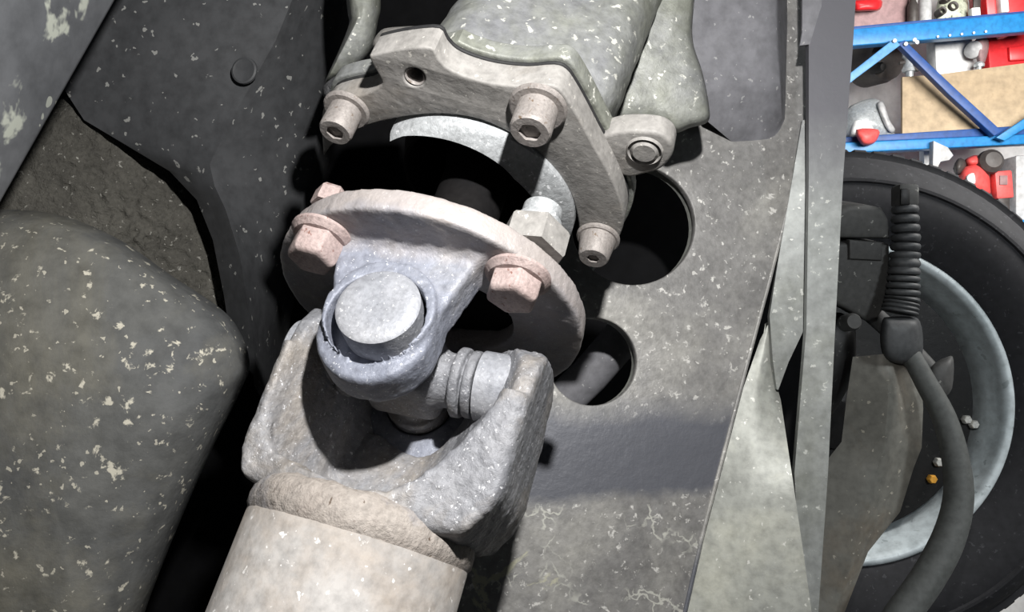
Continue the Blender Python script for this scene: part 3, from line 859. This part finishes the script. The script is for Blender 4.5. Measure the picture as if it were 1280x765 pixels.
mk('carrier_strut', pipe([P(1082, 385, .985), P(1130, 428, 1.025), P(1176, 478, 1.012)], .012, 12), 'caliper', cl, 60)
# zinc bolts on the face of the brake disc, pale and amber as painted glints
WI = axis_matrix(wc, (-.05, -1, .03)).inverted()
for x, y, c in ((1206, 524, 'chrome'), (1215, 530, 'chrome'), (1171, 577, 'chrome'), (1163, 598, 'orange')):
    r0 = WI @ Vector((0, 0, 0)); r1 = WI @ ray(x, y); t_ = (-.029 - r0.z) / (r1.z - r0.z); h_ = r0 + (r1 - r0) * t_
    sub('zinc_bolt', lathe([(.0065, 0), (.0065, .008), (.005, .010), (.0001, .010)], 6, Matrix.Translation(h_), close=False), c, bd)

# hose with bellows boot
hz = wthing('brake_hose', 'ribbed black bellows boot continuing as a thick hanging hose', 'hose', P(1130, 330, .93))
HD = .93
path = []; rad = []
bl = [(1131, 256), (1132, 300), (1130, 340), (1128, 372), (1124, 392)]
steps = 104
for i in range(steps):
    t = i / (steps - 1); s_ = t * (len(bl) - 1); j = min(int(s_), len(bl) - 2); u_ = s_ - j
    path.append(P(bl[j][0] + (bl[j + 1][0] - bl[j][0]) * u_, bl[j][1] + (bl[j + 1][1] - bl[j][1]) * u_, HD))
    ph = (t * 15) % 1.0
    rad.append((.0120 + .0060 * t) + .0028 * (1 - abs(2 * ph - 1) ** 2) - (.004 if ph < .1 else 0))
mk('bellows_boot', pipe(path, rad, 24), 'boot', hz, 30)
top = mk('end_fitting', box(*P(1131, 245, HD), .024, .024, .026, .004), 'caliper', hz)
sub('fitting_face', box(*(P(1131, 246, HD - .013)), .011, .004, .019, .0015), 'hub', top, hz.location)
mk('collar_boot', relief([(1103, 400), (1112, 396), (1140, 396), (1150, 402), (1154, 425), (1150, 448), (1126, 456), (1106, 448), (1100, 425)], (1126, 425), HD + .01, HD - .025, .03, 12, 4.5, 3), 'boot', hz, 60)
hpth = catmull([(1134, 436), (1156, 476), (1180, 522), (1194, 572), (1198, 622), (1186, 672), (1160, 722), (1126, 770), (1095, 820)], 6, False)
mk('hose_tube', pipe([P(x, y, HD - .01 - .0002 * (y - 440)) for x, y in hpth], [.0105 + .0065 * min(1, i / 32) for i in range(len(hpth))], 20), 'hose', hz, 60)
# splash shield
ss = mk('splash_shield', sheet(
    [(1066, 446, .95), (1110, 442, .93), (1150, 452, .95), (1058, 500, .95), (1110, 500, .92), (1154, 510, .95),
     (1052, 552, .95), (1105, 560, .92), (1152, 560, .95), (1030, 580, .95), (1095, 590, .92), (1142, 585, .95),
     (1020, 660, .94), (1080, 650, .92), (1125, 640, .95), (1020, 730, .93), (1060, 715, .92), (1085, 690, .94),
     (1018, 800, .92), (1035, 790, .92), (1052, 775, .93)],
    [(r * 3 + c, r * 3 + c + 1, r * 3 + c + 4, r * 3 + c + 3) for r in range(6) for c in range(2)], .004, subd=2), 'shield', angle=60)
tag(ss, 'bent brown grey splash shield plate with a rusty spot in front of the wheel', 'shield')

# ------------------------------------------------------------------ blue rack and the things on it
RD = 3.05
rk = wthing('storage_rack', 'blue steel storage rack with diagonal braces against the white wall', 'rack', (2.0, RD, -1.6))
pr_ = Plane((1060, 40, RD), (1280, 40, RD), (1060, 190, RD))
def rplate(name, pts, m_, th=.04, off=0.0, bev=.004, parent=rk):
    pl_ = Plane((1060, 40, RD + off), (1280, 40, RD + off), (1060, 190, RD + off))
    return mk(name, world_plate(pts, pl_, th, bev), m_, parent)
ub = rplate('beam', [(950, 48), (1068, 36), (1320, 12), (1320, 36), (1068, 57), (950, 69)], 'blue', .05)
lb = rplate('beam', [(950, 182), (1060, 178), (1320, 166), (1320, 178), (1060, 191), (950, 196)], 'blue', .05)
rplate('shelf_edge', [(950, 174), (1060, 171), (1320, 154), (1320, 166.5), (1060, 178.5), (950, 182)], 'navy', .22, .02)  # navy stands in for the shaded top band of the beam
rplate('shelf_board', [(950, 45), (1068, 33), (1320, 10), (1320, 14), (1068, 38), (950, 50)], 'navy', .22, .02, .001)
rplate('beam', [(950, 278), (1320, 274), (1320, 294), (950, 298)], 'blue', .25)
rplate('brace', [(1118, 48), (1126, 56), (1070, 98), (1040, 122), (1032, 114), (1062, 92)], 'skyblue', .02, -.03, .003)
rplate('brace', [(1122, 54), (1131, 50), (1194, 110), (1253, 164), (1243, 170), (1186, 118)], 'navy', .03, -.03, .003)
rplate('brace', [(1245, 172), (1275, 152), (1320, 122), (1320, 134), (1282, 160), (1256, 176)], 'blue', .02, -.032, .003)
for x, y in ((1118, 51), (1132, 55), (1143, 50), (1146, 53)):
    sub('rivet', lathe([(.008, 0), (.007, .005), (.0001, .007)], 12, axis_matrix(P(x, y, RD - .035), (0, -1, 0)), close=False), 'chrome', ub, rk.location)
for i in range(5):
    sub('bolt_hole', lathe([(.0045, 0), (.0045, .003), (.0001, .003)], 10, axis_matrix(P(1172 + i * 15, 46 - i * 1.6, RD - .004), (0, -1, 0)), close=False), 'card', ub, rk.location)
# posts to the workshop floor, outside the photographed strip
for px in (880, 1345):
    a_ = P(px, 300, RD + .03)
    mk('post', box(a_.x, RD + .03, -.1, .07, .06, 3.0, .006), 'blue', rk)
    mk('post', box(P(px, 300, RD + .55).x, RD + .55, -.1, .07, .06, 3.0, .006), 'blue', rk)

def wbox(px0, py0, px1, py1, d, th, bev=.006, tilt=0.0):
    a_ = P(px0, py0, d); b_ = P(px1, py1, d); c_ = (a_ + b_) / 2
    return box(c_.x, d + th / 2, c_.z, abs(b_.x - a_.x), th, abs(a_.z - b_.z), bev, Matrix.Rotation(tilt, 4, 'Y'))
def wlathe(px, py, d, prof, axis=(0, 0, 1), seg=32):
    return lathe(prof, seg, axis_matrix(P(px, py, d), axis), close=False)

def on(level, px, d, eps=.0015):
    """pixel row at which something at column px and depth d meets the top of the upper or lower ledge"""
    (xa, ya), (xb, yb) = {'upper': ((1068, 33), (1320, 10)), 'lower': ((1060, 171), (1320, 154)), 'base': ((950, 278), (1320, 274))}[level]
    k_ = .00305 if level == 'base' else .00307
    x0, z0, x1, z1 = (xa - 640) * k_, (382.5 - ya) * k_, (xb - 640) * k_, (382.5 - yb) * k_
    z = z0 + (z1 - z0) * ((px - 640) / FPX * d - x0) / (x1 - x0) - eps
    return 382.5 - z / d * FPX
U_ = lambda px, d: on('upper', px, d)
L_ = lambda px, d: on('lower', px, d)
B_ = lambda px, d: on('base', px, d)
o = mk('fibreboard_sheet', world_plate([(1128, 96), (1172, 93), (1320, 73.5), (1320, L_(1320, 3.097)), (1128, L_(1128, 3.09))], Plane((1128, 90, 3.118), (1280, 80, 3.125), (1128, 170, 3.09)), .014, .002), 'wood')
tag(o, 'tan fibreboard sheet leaning on the lower rack shelf', 'board')
# grey casting with red foot hooked over the beam
t = wthing('alternator_casting', 'shiny cast aluminium machine part with a red foot on the lower shelf', 'casting', P(1092, 172, 3.15))
mk('casting_body', relief([(1058, L_(1058, 3.17)), (1058, 140), (1072, 128), (1092, 123), (1104, 130), (1110, 148), (1118, 164), (1117, L_(1117, 3.17))], (1085, 150), 3.17, 3.10, .05, 12, 2.2, 4, .012, 12), 'alu', t, 60)
mk('casting_cover', relief([(1064, L_(1064, 3.13)), (1066, 152), (1078, 148), (1088, 150), (1094, 162), (1097, L_(1097, 3.13))], (1080, 160), 3.125, 3.085, .03, 8, 2.4, 4), 'card', t, 60)
mk('casting_vane', relief([(1096, 130), (1104, 128), (1112, 150), (1119, 162), (1112, 167), (1102, 150)], (1108, 150), 3.13, 3.09, .03, 8, 2.4, 3), 'grey', t, 60)
fz = (382.5 - L_(1083, 3.08)) / FPX * 3.08
mk('red_foot', join(relief([(1070, 162), (1098, 162), (1096, 175), (1088, 181), (1076, 180)], (1084, 171), 3.03, 2.99, .017, 6, 2.4, 3),
                    box((1083 - 640) * .00308, 3.075, fz + .009, .06, .075, .012, .003)), 'redm', t, 60)
# round dark loudspeaker-like drum
t = wthing('brake_drum', 'dark round drum lying behind the light blue brace', 'drum', P(1095, 105, 3.3))
mk('drum_shell', wlathe(1092, 78, 3.44, [(.0001, .10), (.07, .10), (.085, .09), (.09, .06), (.095, .05), (.10, -.05), (.0001, -.05)], (.25, -1, -.15)), 'dark', t)
mk('hanging_peg', pipe([P(1092, 72, 3.47), P(1084, 99, 3.802)], .012, 12), 'grey', t)
mk('drum_hub', wlathe(1097, 85, 3.33, [(.022, -.02), (.022, .02), (.014, .035), (.0001, .036)], (.25, -1, -.15)), 'hub', t)
o = mk('white_carton', wbox(1172, 47, 1219, L_(1195, 3.225), 3.225, .07, .004, -.06), 'card'); tag(o, 'white carton standing behind the fibreboard sheet', 'box')
t = wthing('valve_fitting', 'small grey valve fitting with a stem beside the white carton', 'fitting', P(1138, 95, 3.2))
mk('valve_body', wlathe(1137, 90, 3.2, [(.0001, 0), (.025, .0), (.03, .01), (.022, .03), (.018, .05), (.028, .06), (.028, .075), (.0001, .08)], (0, 0, 1)), 'alu', t)
mk('valve_stem', pipe([P(1124, 79, 3.2), P(1150, 75, 3.2)], .007, 10), 'dark', t)
mk('valve_wheel', wlathe(1147, 82, 3.18, [(.012, -.006), (.022, -.006), (.022, .006), (.012, .006), (.012, -.006)], (0.2, -1, 0)), 'dark', t)
mk('valve_pipe', pipe([P(1137, 92, 3.2) + Vector((0, 0, .02)), P(1137, L_(1137, 3.2), 3.2)], .014, 14), 'alu', t)
t = wthing('red_work_lamp', 'small red and silver lamp beside the large red case', 'lamp', P(1224, 84, 3.18))
mk('lamp_body', relief([(1217, 56), (1224, 46), (1234, 48), (1236, 60), (1230, 80), (1222, 78)], (1227, 62), 3.19, 3.15, .015, 8, 2.2, 4, .006, 30), 'maroon', t, 60)
mk('lamp_glass', wlathe(1216, 62, 3.175, [(.0001, .012), (.025, .008), (.034, 0), (.034, -.02), (.0001, -.02)], (-.8, -.6, 0)), 'grey', t)
mk('lamp_foot', wlathe(1224, 84, 3.175, [(.0001, 0), (.018, 0), (.02, .01), (.012, .02), (.0001, .02)], (0, 0, 1)), 'alu', t)
mk('lamp_stand', pipe([P(1224, 82, 3.175), P(1224, L_(1224, 3.175), 3.175)], .009, 12), 'alu', t)
t = wthing('red_tool_case', 'large glossy red tool case below the upper blue beam', 'case', P(1270, 85, 3.23))
mk('case_body', wbox(1238, 40, 1326, L_(1282, 3.24), 3.24, .09, .012, -.066), 'red', t)
mk('case_latch', wbox(1253, 37, 1262, 45, 3.20, .05, .004, -.07), 'card', t)
mk('case_rib', wbox(1262, 56, 1320, 74, 3.225, .03, .006, -.07), 'red', t)
# upper level
o = mk('maroon_crate', wbox(1040, -60, 1142, U_(1091, 3.13), 3.13, .12, .01, -.091), 'maroon'); tag(o, 'faded maroon crate standing on the upper blue beam', 'crate')
o = mk('red_tray', relief([(1066, 0), (1100, -2), (1100, 12), (1084, 14), (1068, 14), (1066, 8)], (1084, 6), 3.105, 3.06, .027, 6, 3, 3), 'red', None, 60)
tag(o, 'bright red tray edge in front of the maroon crate', 'tray')
o = mk('black_bottle', wlathe(1141, U_(1141, 3.10), 3.10, [(.0001, 0), (.018, 0), (.02, .01), (.02, .07), (.012, .085), (.008, .11), (.0001, .11)]), 'dark'); tag(o, 'small black bottle standing on the upper blue beam', 'bottle')
o = mk('grey_canister', wlathe(1156, U_(1156, 3.13), 3.13, [(.0001, 0), (.022, 0), (.024, .01), (.024, .12), (.018, .13), (.0001, .13)]), 'grey'); tag(o, 'light grey canister beside the small black bottle', 'canister')
t = wthing('engine_part', 'greenish grey engine casting with dark openings on the upper beam', 'casting', P(1194, 20, 3.15))
eb = mk('casting_body', relief([(1170, U_(1170, 3.16)), (1172, 2), (1180, -10), (1200, -12), (1209, 0), (1210, 12), (1206, U_(1206, 3.16))], (1191, 6), 3.16, 3.10, .05, 10, 2.4, 4, .010, 20), 'greenish', t, 60)
for x, y, r in ((1176, 15, .016), (1190, 9, .018), (1182, 0, .014)):
    mk('casting_port', wlathe(x, y, 3.105, [(r * .6, -.02), (r * .6, .012), (r, .014), (r, -.02)], (.1, -1, .1)), 'dark', t)
o = mk('dark_bracket', relief([(1216, -8), (1226, -8), (1226, U_(1226, 3.13)), (1216, U_(1216, 3.13))], (1221, 2), 3.13, 3.11, .005, 6, 4, 0), 'dark', None, 60); tag(o, 'dark angled bracket between greenish casting and red cabinet', 'bracket')
o = mk('clear_tub', wbox(1215, 9, 1226, U_(1220, 3.074), 3.074, .028, .004, -.091), 'card'); tag(o, 'small white tub on the upper beam beside the red cabinet', 'tub')
t = wthing('red_cabinet', 'red cabinet with a pale vertical handle strip above the beam', 'cabinet', P(1270, 16, 3.15))
mk('cabinet_body', wbox(1231, -60, 1330, U_(1280, 3.14), 3.14, .12, .01, -.091), 'red', t)
mk('handle_strip', wbox(1249, -60, 1259, 15, 3.11, .04, .004, -.08), 'card', t)
# below the lower beam
o = mk('steel_angle', world_plate([(1167, 176), (1185, 184), (1192, 194), (1187, 200), (1176, 202), (1170, 214), (1166, 214)], Plane((1167, 176, 3.02), (1190, 176, 3.02), (1167, 214, 3.02)), .031, .002), 'grey')
tag(o, 'bent grey steel angle hanging below the lower blue beam', 'angle')
o = mk('grey_post', wbox(1155, 181.5, 1166, B_(1160, 3.2), 3.2, .04, .003), 'card'); tag(o, 'pale narrow upright behind the bent steel angle', 'upright')
t = wthing('angle_grinder', 'red power tool with a dark round guard below the blue beam', 'power tool', P(1220, 240, 3.1))
mk('tool_body', relief([(1198, 222), (1202, 210), (1212, 205), (1226, 204), (1236, 212), (1239, 232), (1236, 246), (1204, 242)], (1220, 224), 3.15, 3.05, .03, 10, 2.6, 4), 'redm', t, 60)
mk('tool_neck', relief([(1206, 200), (1218, 194), (1228, 196), (1230, 206), (1210, 208)], (1218, 202), 3.14, 3.08, .06, 8, 2.4, 3), 'redm', t, 60)
mk('tool_guard', wlathe(1238, 202, 3.08, [(.0001, .03), (.03, .028), (.045, .012), (.048, -.01), (.03, -.03), (.0001, -.03)], (-.1, -1, .1)), 'dark', t)
mk('tool_collar', relief([(1192, 208), (1198, 198), (1206, 200), (1208, 208), (1200, 218), (1194, 218)], (1200, 208), 3.12, 3.07, .05, 8, 2.4, 3), 'dark', t, 60)
mk('tool_base', wbox(1208, 236, 1234, B_(1222, 3.12), 3.12, .06, .008), 'dark', t)
mk('tool_label', relief([(1208, 220), (1218, 216), (1220, 230), (1210, 228)], (1214, 224), 3.06, 3.045, .02, 6, 3, 3), 'card', t, 60)
t = wthing('red_battery_pack', 'small red box with a dark square mark beside the dark grey box', 'box', P(1254, 250, 3.1))
mk('pack_body', wbox(1245, 213, 1267, 248, 3.09, .04, .008, -.08), 'redm', t)
mk('pack_mark', wbox(1250, 219, 1260, 231, 3.085, .02, .002), 'maroon', t)
mk('pack_foot', wbox(1248, 244, 1263, B_(1255, 3.095), 3.095, .03, .006), 'dark', t)
o = mk('dark_grey_box', wbox(1270, 194, 1322, B_(1296, 3.12), 3.12, .12, .008), 'grey'); tag(o, 'dark grey box beside the small red box', 'box')
